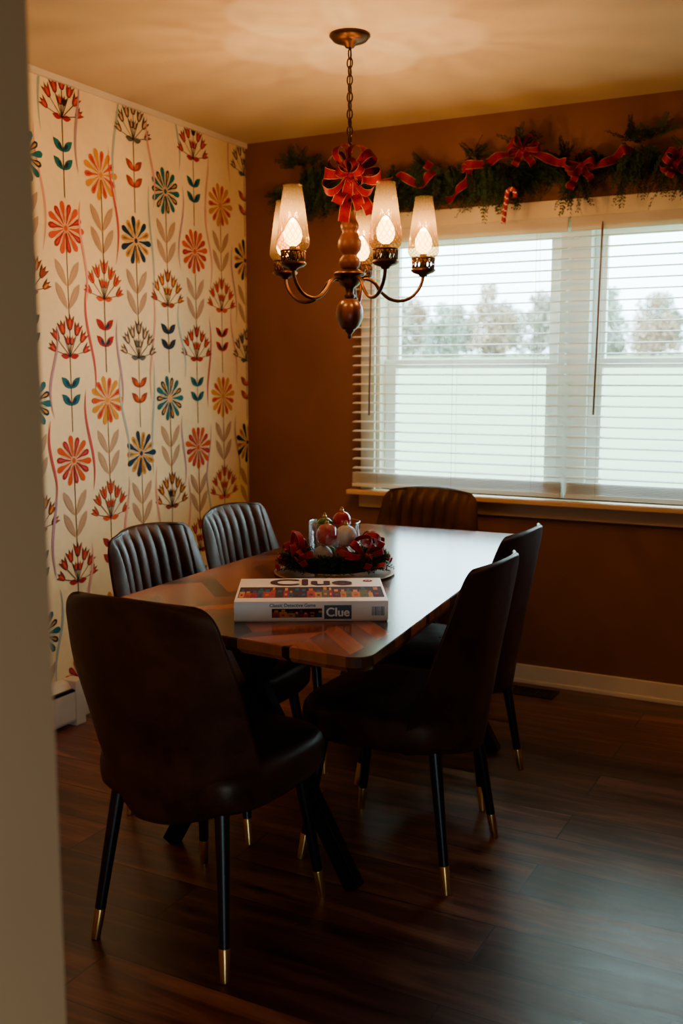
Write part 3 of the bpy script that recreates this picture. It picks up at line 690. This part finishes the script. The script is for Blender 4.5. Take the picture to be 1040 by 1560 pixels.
def text(s,size,m,parent,loc,rot,bold=0,name='lettering',sx=1):
    cu=bpy.data.curves.new('txt','FONT'); cu.body=s; cu.size=size; cu.align_x='CENTER'; cu.align_y='CENTER'; cu.extrude=.0002
    o=bpy.data.objects.new('txt',cu); col.objects.link(o); dg=bpy.context.evaluated_depsgraph_get(); me=bpy.data.meshes.new_from_object(o.evaluated_get(dg))
    bpy.data.objects.remove(o)
    b=MB(); k=0
    offs=[(0,0)] if not bold else [(-bold,0),(bold,0),(0,bold*.7),(0,-bold*.7),(0,0)]
    for dx,dy in offs:
        b.add([(v.co.x*sx+dx,v.co.y+dy,v.co.z+k*.00002) for v in me.vertices],[tuple(p.vertices) for p in me.polygons]); k+=1
    n=b.build(name,m,parent); n.location=loc; n.rotation_euler=rot; return n
def art(x0,x1,fn,w,seed,h):
    random.seed(seed); b=MB(); fn(b,x0,x1,0,h,0,6)
    x=x0+.002; l=1
    while x<x1-.012:
        ww=random.uniform(.010,.022); hh=h*random.uniform(.55,.95); c=random.randrange(8)
        fn(b,x,min(x+ww,x1),0,hh*.72,1,c); fn(b,x+ww*.25,min(x+ww*.75,x1),hh*.72,hh,2,random.choice((5,1,3)))
        fn(b,x+ww*.3,min(x+ww*.7,x1),hh*.2,hh*.4,3,random.randrange(8)); x+=ww*.95
    return b
def topfn(b,x0,x1,a,c,l,mi): b.box(x0,x1,-.098+a,-.098+c,bh,bh+.0004+.0002*l,mi)
art(-.180,.180,topfn,0,3,.125).build('cover_picture',PC,gb)
def frfn(b,x0,x1,a,c,l,mi): b.box(x0,x1,-bd/2-.0004-.0002*l,-bd/2,.010+a,.010+c,mi)
art(-.095,.026,frfn,0,5,.022).build('side_picture',PC,gb)
text('Clue',.105,M_tit,gb,(0,.080,bh+.0012),(0,0,0),.0034,sx=1.08)
b=MB(); b.box(.031,.097,-bd/2-.0006,-bd/2,.006,.040); b.build('side_panel',M_dk,gb)
text('Clue',.030,M_wht,gb,(.064,-bd/2-.001,.022),(PI/2,0,0),.0009)
text('Classic Detective Game',.0115,M_ink,gb,(-.045,-bd/2-.0006,.040),(PI/2,0,0),.0002)
b=MB(); random.seed(9); x=.146
while x<.176: ww=random.choice((.0006,.001,.0016)); b.box(x,x+ww,-bd/2-.0005,-bd/2,.014,.036); x+=ww+random.choice((.0008,.0012))
b.build('barcode',M_ink,gb)
b=MB(); b.lathe([(.001,.0),(.013,.0),(.013,.0006),(.001,.0007)],24,(.150,.1,bh)); b.build('badge',PC[7],gb)
text('2-6',.010,M_wht,gb,(.150,.1,bh+.001),(0,0,0),.0002)
# ------------------------------------------------------------------ light
wd=bpy.data.worlds.new('overcast'); bpy.context.scene.world=wd; wd.use_nodes=True; n=wd.node_tree.nodes; l=wd.node_tree.links
bg=n['Background']; bg.inputs['Strength'].default_value=18
tc=n.new('ShaderNodeTexCoord'); no=n.new('ShaderNodeTexNoise'); no.inputs['Scale'].default_value=2; l.new(tc.outputs['Generated'],no.inputs[0])
cr=n.new('ShaderNodeValToRGB'); cr.color_ramp.elements[0].color=(.52,.80,.96,1); cr.color_ramp.elements[1].color=(.66,.90,1,1); l.new(no.outputs['Fac'],cr.inputs[0]); l.new(cr.outputs[0],bg.inputs['Color'])
def portal(loc,rot,sx,sy):
    pd=bpy.data.lights.new('daylight_portal','AREA'); pd.shape='RECTANGLE'; pd.size=sx; pd.size_y=sy; pd.cycles.is_portal=True
    po=bpy.data.objects.new('daylight_portal',pd); col.objects.link(po); po.location=loc; po.rotation_euler=rot
portal((1.6,.14,1.405),(R_(-90),0,0),1.8,1.16)
portal((RX+.11,-5.025,.45),(0,R_(90),0),.9,.65)  # portal for the added, unseen opening in the hall wall
